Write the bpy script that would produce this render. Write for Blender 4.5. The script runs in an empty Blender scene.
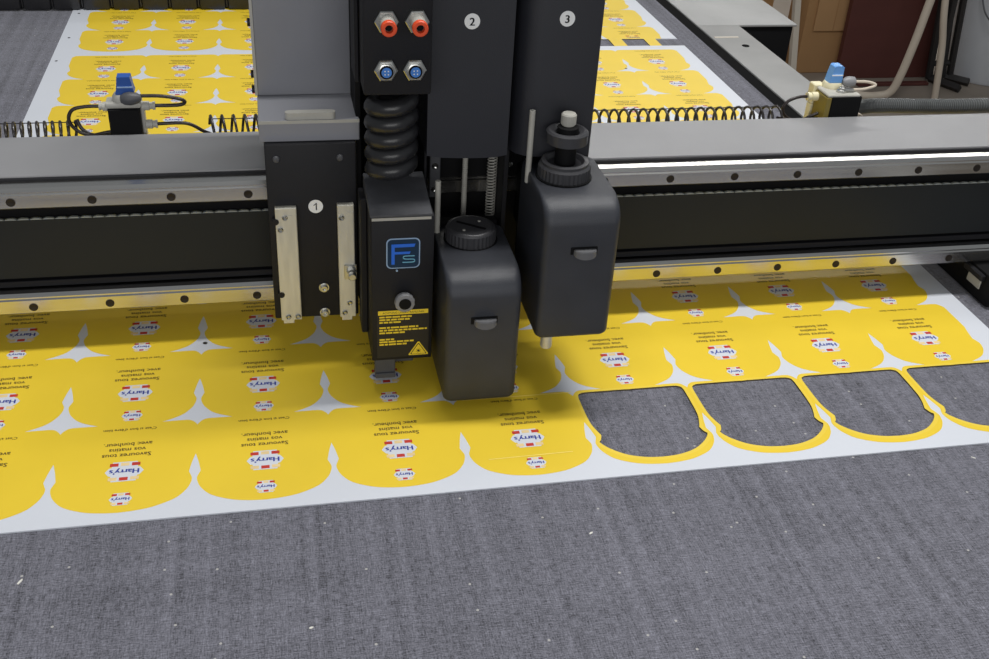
import bpy, bmesh, math, random
from mathutils import Vector, Matrix
from mathutils.geometry import tessellate_polygon
PI = math.pi
random.seed(4)
SC = bpy.context.scene
COL = SC.collection

# ---------------------------------------------------------------- camera, world, lights, exposure
cam_d = bpy.data.cameras.new('camera'); cam_d.sensor_width = 36.0
cam_d.lens = 1064.05 * 36.0 / 989.0; cam_d.clip_start = 0.02; cam_d.clip_end = 60
cam = bpy.data.objects.new('camera', cam_d); COL.objects.link(cam)
cam.location = (0.22212, -0.83568, 0.66939)
cam.rotation_euler = (1.002589, -0.053129, -0.196457)
SC.camera = cam

w = bpy.data.worlds.new('room_light'); SC.world = w; w.use_nodes = True
bg = w.node_tree.nodes['Background']; bg.inputs[0].default_value = (0.90, 0.95, 1.0, 1); bg.inputs[1].default_value = 0.23

def area(name, loc, rot, sx, sy, power, color=(1, 1, 1)):
    l = bpy.data.lights.new(name, 'AREA'); l.shape = 'RECTANGLE'; l.size = sx; l.size_y = sy
    l.energy = power; l.color = color
    o = bpy.data.objects.new(name, l); COL.objects.link(o); o.location = loc; o.rotation_euler = rot
    return o
# ceiling tubes, running parallel to the gantry
area('ceiling_tube_light', (0.85, 0.31, 2.4), (0, 0, 0), 1.5, 0.08, 48, (1.0, 0.99, 0.97))
area('ceiling_tube_light', (1.25, 1.05, 2.4), (0, 0, 0), 1.2, 0.45, 9, (1.0, 0.99, 0.97))
area('ceiling_tube_light', (3.6, 5.0, 2.5), (0, 0, 0), 4.2, 0.32, 75, (1.0, 0.98, 0.95))
area('front_fill_light', (-0.4, -3.6, 1.25), (math.radians(82), 0, 0), 3.6, 1.3, 52, (1.0, 0.99, 0.98))  # unseen fill lamp added to brighten the machine's front faces, no real window

SC.view_settings.view_transform = 'Standard'; SC.view_settings.look = 'None'
SC.view_settings.exposure = 0.0; SC.view_settings.gamma = 1.0; SC.view_settings.use_curve_mapping = False

# ---------------------------------------------------------------- materials
def lin(c):
    return tuple(((v / 255) / 12.92 if v / 255 <= 0.04045 else ((v / 255 + 0.055) / 1.055) ** 2.4) for v in c) + (1,)

def mat(name, rgb, rough=0.5, metal=0.0, spec=0.5, var=0.0, scale=60, bump=0.0, bscale=400, stretch=None, rvar=0.0):
    m = bpy.data.materials.new(name); m.use_nodes = True
    nt = m.node_tree; N = nt.nodes; L = nt.links; b = N['Principled BSDF']
    b.inputs['Base Color'].default_value = lin(rgb); b.inputs['Roughness'].default_value = rough
    b.inputs['Metallic'].default_value = metal; b.inputs['Specular IOR Level'].default_value = spec
    tc = N.new('ShaderNodeTexCoord'); mp = N.new('ShaderNodeMapping'); L.new(tc.outputs['Object'], mp.inputs[0])
    if stretch: mp.inputs['Scale'].default_value = stretch
    if var > 0 or rvar > 0:
        n = N.new('ShaderNodeTexNoise'); n.inputs['Scale'].default_value = scale; n.inputs['Detail'].default_value = 5
        L.new(mp.outputs[0], n.inputs['Vector'])
        if var > 0:
            mr = N.new('ShaderNodeMapRange'); mr.inputs['From Min'].default_value = 0.3; mr.inputs['From Max'].default_value = 0.7
            mr.inputs['To Min'].default_value = 1 - var; mr.inputs['To Max'].default_value = 1 + var
            L.new(n.outputs['Fac'], mr.inputs['Value'])
            mx = N.new('ShaderNodeVectorMath'); mx.operation = 'SCALE'; mx.inputs[0].default_value = lin(rgb)[:3]
            L.new(mr.outputs[0], mx.inputs['Scale']); L.new(mx.outputs[0], b.inputs['Base Color'])
        if rvar > 0:
            mr2 = N.new('ShaderNodeMapRange'); mr2.inputs['From Min'].default_value = 0.3; mr2.inputs['From Max'].default_value = 0.7
            mr2.inputs['To Min'].default_value = max(0.02, rough - rvar); mr2.inputs['To Max'].default_value = rough + rvar
            L.new(n.outputs['Fac'], mr2.inputs['Value']); L.new(mr2.outputs[0], b.inputs['Roughness'])
    if bump > 0:
        n2 = N.new('ShaderNodeTexNoise'); n2.inputs['Scale'].default_value = bscale; n2.inputs['Detail'].default_value = 3
        L.new(mp.outputs[0], n2.inputs['Vector'])
        bp = N.new('ShaderNodeBump'); bp.inputs['Strength'].default_value = bump; bp.inputs['Distance'].default_value = 0.001
        L.new(n2.outputs['Fac'], bp.inputs['Height']); L.new(bp.outputs[0], b.inputs['Normal'])
    return m

def felt_mat():
    m = bpy.data.materials.new('grey_felt'); m.use_nodes = True
    nt = m.node_tree; N = nt.nodes; L = nt.links; b = N['Principled BSDF']
    b.inputs['Roughness'].default_value = 0.95; b.inputs['Specular IOR Level'].default_value = 0.15
    b.inputs['Sheen Weight'].default_value = 0.3; b.inputs['Sheen Roughness'].default_value = 0.45
    tc = N.new('ShaderNodeTexCoord')
    def noise(scale, sc, det=3):
        mp = N.new('ShaderNodeMapping'); mp.inputs['Scale'].default_value = sc; L.new(tc.outputs['Object'], mp.inputs[0])
        n = N.new('ShaderNodeTexNoise'); n.inputs['Scale'].default_value = scale; n.inputs['Detail'].default_value = det
        L.new(mp.outputs[0], n.inputs['Vector']); return n.outputs['Fac']
    def math_(op, a, c):
        k = N.new('ShaderNodeMath'); k.operation = op
        for i, v in enumerate((a, c)):
            if isinstance(v, (int, float)): k.inputs[i].default_value = v
            else: L.new(v, k.inputs[i])
        return k.outputs[0]
    terms = [(noise(1, (110, 900, 1), 2), 1.7), (noise(1, (900, 110, 1), 2), 1.5), (noise(1, (700, 700, 1), 2), 1.6),
             (noise(1, (85, 1.3, 1), 3), 1.0), (noise(1, (2.5, 50, 1), 3), 0.45), (noise(5, (1, 1, 1), 2), 0.18), (noise(1, (260, 5, 1), 2), 0.35)]
    acc = None
    for s, k in terms:
        t = math_('MULTIPLY', math_('SUBTRACT', s, 0.5), k)
        acc = t if acc is None else math_('ADD', acc, t)
    val = math_('ADD', acc, 1.0)
    # pale lint specks
    vo = N.new('ShaderNodeTexVoronoi'); vo.voronoi_dimensions = '2D'; vo.inputs['Scale'].default_value = 24; vo.inputs['Randomness'].default_value = 1
    mp = N.new('ShaderNodeMapping'); mp.inputs['Scale'].default_value = (1, 1, 1); L.new(tc.outputs['Object'], mp.inputs[0])
    L.new(mp.outputs[0], vo.inputs['Vector'])
    near = math_('LESS_THAN', vo.outputs['Distance'], 0.028)
    sep = N.new('ShaderNodeSeparateColor'); L.new(vo.outputs['Color'], sep.inputs[0])
    keep = math_('GREATER_THAN', sep.outputs[0], 0.6)
    speck = math_('MULTIPLY', math_('MULTIPLY', near, keep), 0.75)
    vm = N.new('ShaderNodeVectorMath'); vm.operation = 'SCALE'; vm.inputs[0].default_value = lin((106, 106, 115))[:3]
    L.new(val, vm.inputs['Scale'])
    mx = N.new('ShaderNodeMix'); mx.data_type = 'RGBA'; mx.inputs[7].default_value = lin((190, 188, 184))
    L.new(speck, mx.inputs[0]); L.new(vm.outputs[0], mx.inputs[6]); L.new(mx.outputs[2], b.inputs['Base Color'])
    bp = N.new('ShaderNodeBump'); bp.inputs['Strength'].default_value = 0.35; bp.inputs['Distance'].default_value = 0.0008
    L.new(val, bp.inputs['Height']); L.new(bp.outputs[0], b.inputs['Normal'])
    return m

M = dict(
    felt=felt_mat(),
    white=mat('white_board', (212, 216, 224), 0.45, var=0.015, scale=8),
    edge=mat('board_cut_edge', (96, 84, 62), 0.8, var=0.1),
    yellow=mat('yellow_ink', (236, 203, 52), 0.42, var=0.03, scale=10),
    yellow2=mat('yellow_ink_trimmed', (238, 208, 72), 0.35, var=0.03, scale=10),
    ink=mat('brown_ink', (74, 52, 22), 0.6, var=0.1),
    blue=mat('blue_ink', (38, 58, 150), 0.6, var=0.1),
    red=mat('red_ink', (190, 48, 34), 0.6, var=0.1),
    cream=mat('cream_ink', (232, 205, 150), 0.6, var=0.1),
    crease=mat('crease_highlight', (252, 232, 120), 0.4, var=0.1),
    beam=mat('grey_enamel', (134, 134, 136), 0.42, var=0.06, scale=9, bump=0.12, bscale=500),
    frame=mat('grey_anodised', (160, 160, 159), 0.45, metal=0.15, var=0.07, scale=14, bump=0.1),
    steel=mat('ground_steel', (206, 204, 200), 0.22, metal=1.0, var=0.04, scale=30, stretch=(0.12, 10, 10), rvar=0.03),
    nickel=mat('nickel', (190, 190, 186), 0.3, metal=1.0, var=0.05),
    alu=mat('brushed_aluminium', (212, 209, 196), 0.48, metal=0.55, var=0.08, scale=30, stretch=(6, 6, 1)),
    black=mat('black_powder_coat', (24, 24, 28), 0.55, spec=0.3, var=0.1, scale=30, bump=0.15, bscale=900),
    blue_black=mat('dark_blue_grey_coat', (38, 39, 45), 0.45, var=0.06, scale=12, bump=0.15, bscale=900),
    cover=mat('slate_coat', (136, 137, 143), 0.38, var=0.04, scale=12, bump=0.1, bscale=900),
    abs=mat('moulded_black_plastic', (48, 50, 56), 0.42, var=0.14, scale=26, bump=0.4, bscale=1300),
    latch=mat('latch_plastic', (104, 104, 106), 0.3, var=0.1),
    cap=mat('black_cap_plastic', (58, 58, 61), 0.4, var=0.1),
    rubber=mat('black_rubber', (38, 38, 40), 0.33, var=0.15, scale=50, bump=0.1),
    top=mat('dark_grey_coat', (74, 75, 79), 0.5, var=0.12, scale=60, bump=0.2, bscale=900),
    deep=mat('flat_black', (9, 9, 11), 0.7, spec=0.2, var=0.1),
    belt=mat('belt_guard', (32, 35, 38), 0.5, spec=0.25, var=0.12, scale=6),
    tooth=mat('belt_teeth', (138, 144, 146), 0.5, var=0.1),
    slit=mat('slot_black', (9, 9, 10), 0.85, spec=0.1, var=0.1),
    screw=mat('dark_screw', (44, 38, 34), 0.5, metal=0.5, var=0.1),
    lettering=mat('sticker_white', (240, 241, 240), 0.5, var=0.02),
    number=mat('sticker_digit', (50, 50, 54), 0.5, var=0.02),
    logo_bg=mat('logo_navy', (8, 44, 72), 0.35, var=0.04),
    logo_rim=mat('logo_rim', (150, 176, 206), 0.4, var=0.04),
    logo_f=mat('logo_blue', (38, 108, 222), 0.4, var=0.04),
    logo_s=mat('logo_cyan', (110, 178, 204), 0.4, var=0.04),
    warn=mat('warning_yellow', (236, 206, 50), 0.5, var=0.04),
    warn_k=mat('warning_black', (24, 22, 22), 0.5, var=0.04),
    orange=mat('orange_plastic', (232, 84, 44), 0.35, var=0.04),
    sock=mat('socket_blue', (70, 130, 210), 0.4, var=0.06),
    knob_blue=mat('blue_knob_plastic', (36, 82, 160), 0.4, var=0.04),
    knob_light=mat('light_blue_knob_plastic', (110, 166, 232), 0.4, var=0.04),
    fitting=mat('pale_grey_plastic', (176, 174, 166), 0.45, var=0.06),
    ivory=mat('ivory_plastic', (222, 214, 180), 0.45, var=0.04),
    olive=mat('olive_body', (128, 112, 48), 0.5, var=0.06),
    hose=mat('black_hose', (40, 32, 30), 0.35, var=0.1),
    coilm=mat('coil_hose', (36, 32, 32), 0.35, var=0.1),
    conduit=mat('corrugated_conduit', (104, 106, 106), 0.35, metal=0.4, var=0.1),
    floor=mat('concrete', (138, 128, 117), 0.7, var=0.1, scale=3),
    wall=mat('painted_wall', (196, 194, 188), 0.8, var=0.04, scale=3),
    card=mat('cardboard', (166, 128, 86), 0.85, var=0.05, scale=5),
    card2=mat('cardboard_flap', (176, 138, 96), 0.85, var=0.05, scale=5),
    redwood=mat('red_brown_board', (86, 44, 38), 0.6, var=0.08, scale=4, stretch=(1, 1, 3)),
    post=mat('off_white_paint', (214, 206, 192), 0.6, var=0.04, scale=4),
    beige=mat('beige_tube', (196, 184, 168), 0.5, var=0.04, scale=4),
    rack=mat('rack_black', (34, 32, 32), 0.5, var=0.1),
    bin=mat('pale_bin_plastic', (204, 208, 214), 0.45, var=0.05, scale=5),
    wire=mat('bin_wire', (120, 122, 126), 0.35, metal=0.8, var=0.05),
    paper=mat('paper_scrap', (226, 224, 216), 0.8, var=0.03),
)

# ---------------------------------------------------------------- mesh helpers
def V(*a): return Vector(a)
def new(): return bmesh.new()
def xf(bm, verts, loc=(0, 0, 0), rot=None):
    mt = Matrix.Translation(loc) @ (rot.to_4x4() if rot else Matrix.Identity(4))
    bmesh.ops.transform(bm, matrix=mt, verts=verts)
def merge(bm, sub):
    me = bpy.data.meshes.new('t'); sub.to_mesh(me); sub.free(); bm.from_mesh(me); bpy.data.meshes.remove(me)
def box(bm, a, b, bev=0.0, seg=2, mi=0):
    s = bmesh.new(); bmesh.ops.create_cube(s, size=1)
    for v in s.verts:
        v.co = V(*[(a[i] + b[i]) / 2 + v.co[i] * abs(b[i] - a[i]) for i in range(3)])
    if bev > 0: bmesh.ops.bevel(s, geom=list(s.edges), offset=bev, segments=seg, affect='EDGES', profile=0.5)
    for f in s.faces: f.material_index = mi
    merge(bm, s); return bm
def frame_of(d):
    d = Vector(d).normalized(); u = V(0, 0, 1) if abs(d.z) < 0.9 else V(1, 0, 0)
    x = u.cross(d).normalized(); y = d.cross(x); return Matrix((x, y, d)).transposed()
def lathe(bm, prof, loc=(0, 0, 0), axis=(0, 0, 1), n=28, mi=0, knurl=0.0, kn=2, kr=None):
    """prof: (radius, height) pairs along axis"""
    s = bmesh.new(); rings = []
    for k, (r, h) in enumerate(prof):
        ring = []
        for i in range(n):
            a = 2 * PI * i / n
            rr = r * (1 - knurl * (i % kn == 0)) if (kr is None or kr[0] <= k <= kr[1]) else r
            ring.append(s.verts.new((rr * math.cos(a), rr * math.sin(a), h)))
        rings.append(ring)
    for a, b in zip(rings, rings[1:]):
        for i in range(n):
            j = (i + 1) % n; s.faces.new((a[i], a[j], b[j], b[i]))
    s.faces.new(list(reversed(rings[0]))); s.faces.new(rings[-1])
    for f in s.faces: f.material_index = mi
    bmesh.ops.transform(s, matrix=Matrix.Translation(loc) @ frame_of(axis).to_4x4(), verts=list(s.verts))
    merge(bm, s); return bm
def cyl(bm, p, q, r, n=16, bev=0.0, mi=0):
    p, q = Vector(p), Vector(q); h = (q - p).length
    pr = [(r, 0), (r, h)] if bev <= 0 else [(r - bev, 0), (r, bev), (r, h - bev), (r - bev, h)]
    return lathe(bm, pr, p, q - p, n, mi)
def tube(bm, pts, r, n=8, mi=0, rf=None):
    pts = [Vector(p) for p in pts]; prev = None; rings = []
    s = bmesh.new()
    for i, p in enumerate(pts):
        t = (pts[min(i + 1, len(pts) - 1)] - pts[max(i - 1, 0)]).normalized()
        if prev is None: x = frame_of(t).col[0]
        else:
            x = prev - t * prev.dot(t); x.normalize()
        prev = x.copy(); y = t.cross(x); rr = rf(i) if rf else r
        rings.append([s.verts.new(p + (x * math.cos(2 * PI * k / n) + y * math.sin(2 * PI * k / n)) * rr) for k in range(n)])
    for a, b in zip(rings, rings[1:]):
        for k in range(n):
            j = (k + 1) % n; s.faces.new((a[k], a[j], b[j], b[k]))
    s.faces.new(list(reversed(rings[0]))); s.faces.new(rings[-1])
    for f in s.faces: f.material_index = mi
    merge(bm, s); return bm
def spline(pts, k=8, closed=False):
    P = [Vector(p) for p in pts]; out = []; n = len(P)
    for i in range(n if closed else n - 1):
        g = lambda j: P[j % n] if closed else P[max(0, min(n - 1, j))]
        a, b, c, d = g(i - 1), g(i), g(i + 1), g(i + 2)
        for j in range(k):
            t = j / k
            out.append(0.5 * (2 * b + (c - a) * t + (2 * a - 5 * b + 4 * c - d) * t * t + (3 * b - a - 3 * c + d) * t ** 3))
    if not closed: out.append(P[-1].copy())
    return out
def prism(bm, poly, y0, y1, plane='xz', mi=0):
    s = bmesh.new(); f = (lambda p, h: (p[0], h, p[1])) if plane == 'xz' else ((lambda p, h: (h, p[0], p[1])) if plane == 'yz' else (lambda p, h: (p[0], p[1], h)))
    A = [s.verts.new(f(p, y0)) for p in poly]; B = [s.verts.new(f(p, y1)) for p in poly]; n = len(poly)
    s.faces.new(A); s.faces.new(list(reversed(B)))
    for i in range(n): s.faces.new((A[i], B[i], B[(i + 1) % n], A[(i + 1) % n]))
    bmesh.ops.recalc_face_normals(s, faces=list(s.faces))
    for fc in s.faces: fc.material_index = mi
    merge(bm, s); return bm
def rrect(x0, z0, x1, z1, r, k=5):
    out = []
    for cx, cz, a0 in ((x1 - r, z1 - r, 0), (x0 + r, z1 - r, 90), (x0 + r, z0 + r, 180), (x1 - r, z0 + r, 270)):
        for i in range(k + 1):
            a = math.radians(a0 + 90 * i / k); out.append((cx + r * math.cos(a), cz + r * math.sin(a)))
    return out

def obj(name, bm, mats, parent=None, smooth=35, origin=None):
    """link a bmesh as ONE mesh object; vertices are given in world space"""
    bmesh.ops.recalc_face_normals(bm, faces=list(bm.faces)) if smooth is not None else None
    me = bpy.data.meshes.new(name)
    base = Vector(origin) if origin is not None else (Vector(parent['_o']) if parent is not None else V(0, 0, 0))
    bmesh.ops.translate(bm, vec=-base, verts=list(bm.verts))
    bm.to_mesh(me); bm.free()
    for m in (mats if isinstance(mats, (list, tuple)) else [mats]): me.materials.append(m)
    if smooth:
        me.polygons.foreach_set('use_smooth', [True] * len(me.polygons))
        try: me.set_sharp_from_angle(angle=math.radians(smooth))
        except Exception: pass
    o = bpy.data.objects.new(name, me); COL.objects.link(o); o['_o'] = tuple(base)
    if parent is not None: o.parent = parent
    else: o.location = base
    return o
def tag(o, label, cat, group=None):
    o['label'] = label; o['category'] = cat
    if group: o['group'] = group
    return o
def thing(name, label, cat, loc=(0, 0, 0), group=None):
    o = bpy.data.objects.new(name, None); COL.objects.link(o); o.location = loc; o.empty_display_size = 0.02
    o['_o'] = tuple(loc); return tag(o, label, cat, group)
def copy_tree(o, parent=None):
    c = o.copy(); COL.objects.link(c)
    if parent: c.parent = parent
    for ch in list(o.children): copy_tree(ch, c)
    return c
FONT = {}
def text_tris(s, size, res=2, align='CENTER'):
    """triangles (2-D) of a line of text, baseline at 0"""
    key = (s, size, res, align)
    if key in FONT: return FONT[key]
    c = bpy.data.curves.new('t', 'FONT'); c.body = s; c.size = size; c.resolution_u = res; c.align_x = align; c.fill_mode = 'FRONT'
    o = bpy.data.objects.new('t', c); COL.objects.link(o)
    dg = bpy.context.evaluated_depsgraph_get(); me = o.evaluated_get(dg).to_mesh()
    me.calc_loop_triangles()
    tr = [[(me.vertices[i].co.x, me.vertices[i].co.y) for i in t.vertices] for t in me.loop_triangles]
    o.evaluated_get(dg).to_mesh_clear(); bpy.data.objects.remove(o); bpy.data.curves.remove(c)
    FONT[key] = tr; return tr
def text_bm(bm, s, size, f, mi=0, align='CENTER', bold=0.0):
    for dx in ([0] if not bold else [-bold, 0, bold]):
        for t in text_tris(s, size, 3, align):
            bm.faces.new([bm.verts.new(f(x + dx, y)) for x, y in t]).material_index = mi

# ================================================================ THE SETTING
bm = new(); box(bm, (-6, -4, -1.0), (9, 8, -0.95)); o = obj('floor', bm, M['floor'], smooth=None); o['kind'] = 'structure'
bm = new(); box(bm, (-6, 7.0, -0.95), (9, 7.1, 2.6)); o = obj('wall_back', bm, M['wall'], smooth=None); o['kind'] = 'structure'

# ================================================================ CUTTING TABLE
ZM = -0.0018
table = thing('cutting_table', 'long flatbed cutting table with grey felt belt and pale metal side rail', 'table', (0, 0.5, -0.95))
bm = new(); box(bm, (-1.25, -1.0, -0.03), (1.122, 2.3, ZM), 0.001, 1); obj('felt_belt', bm, M['felt'], table, None)
bm = new(); box(bm, (1.120, -1.0, -0.05), (1.1505, 2.3, -0.0045)); obj('side_slot', bm, M['slit'], table, None)
bm = new(); box(bm, (1.151, -1.0, -0.07), (1.248, 1.36, ZM), 0.0015, 2)
box(bm, (1.151, 1.3605, -0.007), (1.39, 2.3, ZM), 0.0015, 2)
rail_o = obj('side_rail', bm, M['frame'], table)
bm = new(); box(bm, (1.158, 1.270, ZM - .001), (1.212, 1.276, -0.0008)); obj('joint_strip', bm, M['post'], rail_o)
bm = new(); cyl(bm, (1.205, 1.215, ZM - .001), (1.205, 1.215, -0.0010), 0.008, 20); obj('rail_hole', bm, M['slit'], rail_o)
bm = new(); box(bm, (-1.2, -0.95, -0.30), (1.20, 2.25, -0.0705), 0.004, 2); obj('table_bed', bm, M['black'], table)
bm = new(); box(bm, (1.2505, 1.366, -0.42), (1.384, 2.2, -0.0075), 0.003, 2); obj('end_cabinet', bm, M['deep'], table)
for x, y in ((-1.1, -0.85), (1.1, -0.85), (-1.1, 2.15), (1.1, 2.15)):
    bm = new(); box(bm, (x - .05, y - .05, -0.95), (x + .05, y + .05, -0.3005), 0.004, 2); obj('leg', bm, M['black'], table)

# ================================================================ PRINTED SHEET
PX, PY = 0.13, 0.12614
XL, XR, YF, YB = -0.1655, 1.069, -0.0868, 1.86
def mirror_cell(left):          # left half from bottom centre up to top centre, mm
    r = [(130 - x, y) for x, y in reversed(left[1:-1])]
    return [(x / 1000, y / 1000) for x, y in left + r]
def dense(pts, corners):        # Catmull-Rom between the listed corner indexes
    out = []
    for a, b in zip(corners, corners[1:]): out += [tuple(v[:2]) for v in spline([(x, y, 0) for x, y in pts[a:b + 1]], 5)][:-1]
    return out + [pts[corners[-1]]]
cl = [(65, -74.2), (50, -73), (34, -69.6), (16, -60.8), (6.2, -49), (2.6, -39), (2.3, -34), (3.8, -29), (5.4, -24.5), (3.0, -11), (0, 1.5),
      (0, 47.4), (3.2, 52.6), (8.5, 56.2), (20, 56.6), (33, 56.4), (65, 56.6)]
CELL = mirror_cell(dense(cl, [0, 5, 8, 10, 11, 16]))
hl = [(65, -63.6), (48, -62), (30, -56), (17, -46.5), (9.6, -38), (6.8, -32.5), (9.5, -29), (11.8, -22), (8.5, -12), (6, 0), (5.2, 20), (5.2, 43), (6.6, 49), (11.5, 52), (18, 52.4), (65, 52.4)]
HOLE = mirror_cell(dense(hl, [0, 5, 7, 11, 13, 14, 15]))
rl = [(65, -67.6), (48, -66), (28, -59.6), (14, -49.6), (5.6, -40), (3.0, -32.5), (6.4, -27), (7.6, -21), (4.8, -11), (2.6, 0), (1.9, 20), (1.9, 44), (4, 51.6), (10.5, 55.4), (18, 55.8), (65, 55.8)]
RIM = mirror_cell(dense(rl, [0, 5, 7, 11, 13, 14, 15]))

def place(poly, x, y): return [(px + x, py + y) for px, py in poly]
def fill(bm, loops, z, mi):
    L3 = [[Vector((x, y, z)) for x, y in lp] for lp in loops]
    vs = [bm.verts.new(v) for lp in L3 for v in lp]
    for t in tessellate_polygon(L3):
        try:
            f = bm.faces.new([vs[i] for i in t]); f.material_index = mi
            f.normal_update()
            if f.normal.z < 0: f.normal_flip()
        except ValueError: pass
    return vs
holes = [place(HOLE, c * PX, 0) for c in (4, 5, 6, 7)]
slots = [[(0.868, 1.2175), (0.918, 1.2175), (0.918, 1.262), (0.868, 1.262)], [(0.9465, 1.2175), (0.995, 1.2175), (0.995, 1.262), (0.9465, 1.262)]]
outer = [(XL, YF), (XR, YF), (XR, 1.2165), (1.0205, 1.2165), (1.0205, 1.2625), (XR, 1.2625), (XR, YB), (XL, YB)]
bm = new()
fill(bm, [outer] + holes + slots, 0.0, 0)
for li, lp in enumerate([outer] + holes + slots):
    a = [bm.verts.new((x, y, 0)) for x, y in lp]; b = [bm.verts.new((x, y, -0.0016)) for x, y in lp]; n = len(lp)
    for i in range(n): bm.faces.new((a[i], a[(i + 1) % n], b[(i + 1) % n], b[i])).material_index = 1 if li else 0
def hexa(cx, cy, w_, h_):
    pts = [(-.5, 0), (-.40, .20), (-.34, .22), (-.32, .5), (.32, .5), (.34, .22), (.40, .20), (.5, 0), (.40, -.20), (.34, -.22), (.32, -.5), (-.32, -.5), (-.34, -.22), (-.40, -.20)]
    return [(cx + x * w_, cy + y * h_) for x, y in pts]
def rect(cx, cy, w_, h_): return [(cx - w_ / 2, cy - h_ / 2), (cx + w_ / 2, cy - h_ / 2), (cx + w_ / 2, cy + h_ / 2), (cx - w_ / 2, cy + h_ / 2)]
# artwork of one slice: list of (polygon, z, material)
ART = []
def art_poly(p, z, mi): ART.append(([tuple(q) for q in p], z, mi))
def art_text(s, size, cx, cy, mi, z=0.00028, bold=0.00012, sx=1.0):
    for dx in (-bold, bold):
        for t in text_tris(s, size, 2): ART.append(([(cx - (x + dx) * sx, cy - y) for x, y in t], z + (dx > 0) * 0.00002, mi))
art_text("C'est si bon d'être bien", 0.0054, 0.0655, 0.0490, 2, bold=0.00005)
art_text('Savourez tous', 0.0080, 0.0655, 0.0098, 2)
art_text('vos matins', 0.0080, 0.0655, 0.0180, 2)
art_text('avec bonheur.', 0.0080, 0.0655, 0.0262, 2)
def badge(cx, cy, k):
    art_poly(hexa(cx, cy, 0.037 * k, 0.030 * k), 0.0002, 0)
    for dx, dy, mi in ((-.0105, .0108, 4), (0, .0112, 5), (.0105, .0108, 4), (-.0105, -.0108, 5), (0, -.0112, 4), (.0105, -.0108, 5)):
        art_poly(rect(cx + dx * k, cy + dy * k, 0.0082 * k, 0.0048 * k), 0.00026, mi)
    art_text("Harry's", 0.0098 * k, cx, cy + 0.0032 * k, 3, 0.0003, 0.0004 * k)
badge(0.0655, -0.0170, 0.95); badge(0.0655, -0.0560, 0.56)
art_faces = []
rows = [j * PY for j in range(10)] + [1.2885 + k * PY for k in range(4)]
for r, y in enumerate(rows):
    for c in range(-1, 8):
        x = c * PX; z = 0.00008 + 0.000006 * r + 0.000002 * (c % 2)
        if r == 0 and c >= 4:
            fill(bm, [place(CELL, x, y) if False else place(mirror_cell(dense(cl, [0, 5, 8, 10, 11, 16])), x, y), place(HOLE, x, y)], z, 2 + 4)
            fill(bm, [place(RIM, x, y), place(HOLE, x, y)], z + 0.00002, 2 + 5)
            continue
        cell = place(CELL, x, y)
        hl_ = []
        if r == 10:
            hl_ = [s for s in slots if x < s[0][0] and s[1][0] < x + PX]
            if c == 7: cell = [p for p in cell]
        if r == 10 and c in (6, 7):   # first row behind the gap is notched by the slots
            n0 = 1.2625
            cell = [(px, max(py, n0)) for px, py in cell]
            fill(bm, [cell], z, 6)
        else: fill(bm, [cell], z, 6)
        for poly, dz, mi in ART:
            q = [(x + px, y + py) for px, py in poly]
            if r == 10 and c >= 6 and min(p_[1] for p_ in q) < 1.264: continue
            art_faces.append((q, dz, mi))
for s in (((0.918, 1.2172), (0.9465, 1.2625)), ((0.995, 1.2172), (1.0205, 1.2625))):
    fill(bm, [[(s[0][0], s[0][1]), (s[1][0], s[0][1]), (s[1][0], s[1][1]), (s[0][0], s[1][1])]], 0.0001, 6)
ART_MI = {0: 0, 2: 2, 3: 3, 4: 4, 5: 5}
for poly, dz, mi in art_faces:
    f = bm.faces.new([bm.verts.new((px, py, dz)) for px, py in poly]); f.material_index = ART_MI[mi]
    f.normal_update()
    if f.normal.z < 0: f.normal_flip()
# fold highlights painted as pale flat strips on the slice beside the first opening
p0, p1 = V(0.41, -0.046, 0.00034), V(0.496, -0.0445, 0.00034)
bm.faces.new([bm.verts.new(q) for q in (p0, p1, p1 + V(0, .0011, 0), p0 + V(0, .0011, 0))]).material_index = 8
p0, p1 = V(0.40, 0.0535, 0.00034), V(0.52, 0.0535, 0.00034)
bm.faces.new([bm.verts.new(q) for q in (p0, p1, p1 + V(0, .0011, 0), p0 + V(0, .0011, 0))]).material_index = 8
for x, y in ((0.1335, 0.1960), (0.03, -0.030 - .03), (0.9, 1.08), (-0.15, 1.30), (-.155, 1.165), (-.151, 1.46)):
    fill(bm, [[(x + 0.0026 * math.cos(a * PI / 6), y + 0.0026 * math.sin(a * PI / 6)) for a in range(12)]], 0.00034, 9) if (x, y) != (0.03, -0.06) else None
sheet = obj('printed_sheet', bm, [M['white'], M['edge'], M['ink'], M['blue'], M['red'], M['cream'], M['yellow'], M['yellow2'], M['crease'], M['warn_k']], None, None)
tag(sheet, "white board sheet printed with yellow bread-slice shapes, four cut out, lying on grey felt", 'printed sheet')

# ================================================================ GANTRY
g = thing('gantry_beam', 'grey metal gantry beam with two steel rails spanning the table', 'gantry', (0.5, 0.28, 0.04))
X0, X1 = -0.75, 1.62
bm = new(); prism(bm, [(0.236, 0.186), (0.238, 0.190), (0.342, 0.190), (0.3445, 0.187), (0.3445, 0.044), (0.342, 0.042), (0.236, 0.042)], X0, X1, 'yz')
obj('beam_body', bm, M['beam'], g, 20)
bm = new(); box(bm, (X0, 0.2335, 0.0425), (X1, 0.2358, 0.1855)); obj('beam_face', bm, M['deep'], g, None)
bm = new(); box(bm, (X0, 0.2318, 0.1853), (X1, 0.2362, 0.1895), 0.0008, 1); obj('edge_trim', bm, M['black'], g)
def rail(z0, z1):
    h = z1 - z0
    b = new(); prism(b, [(0.2335, z0), (0.2125, z0), (0.2115, z0 + 0.0012), (0.2115, z1 - 0.0065), (0.2132, z1 - 0.005), (0.2132, z1 - 0.0035), (0.2165, z1), (0.2320, z1), (0.2335, z1 - 0.001)], X0, X1, 'yz')
    ro = obj('linear_rail', b, M['steel'], g, 12)
    return ro
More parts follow.
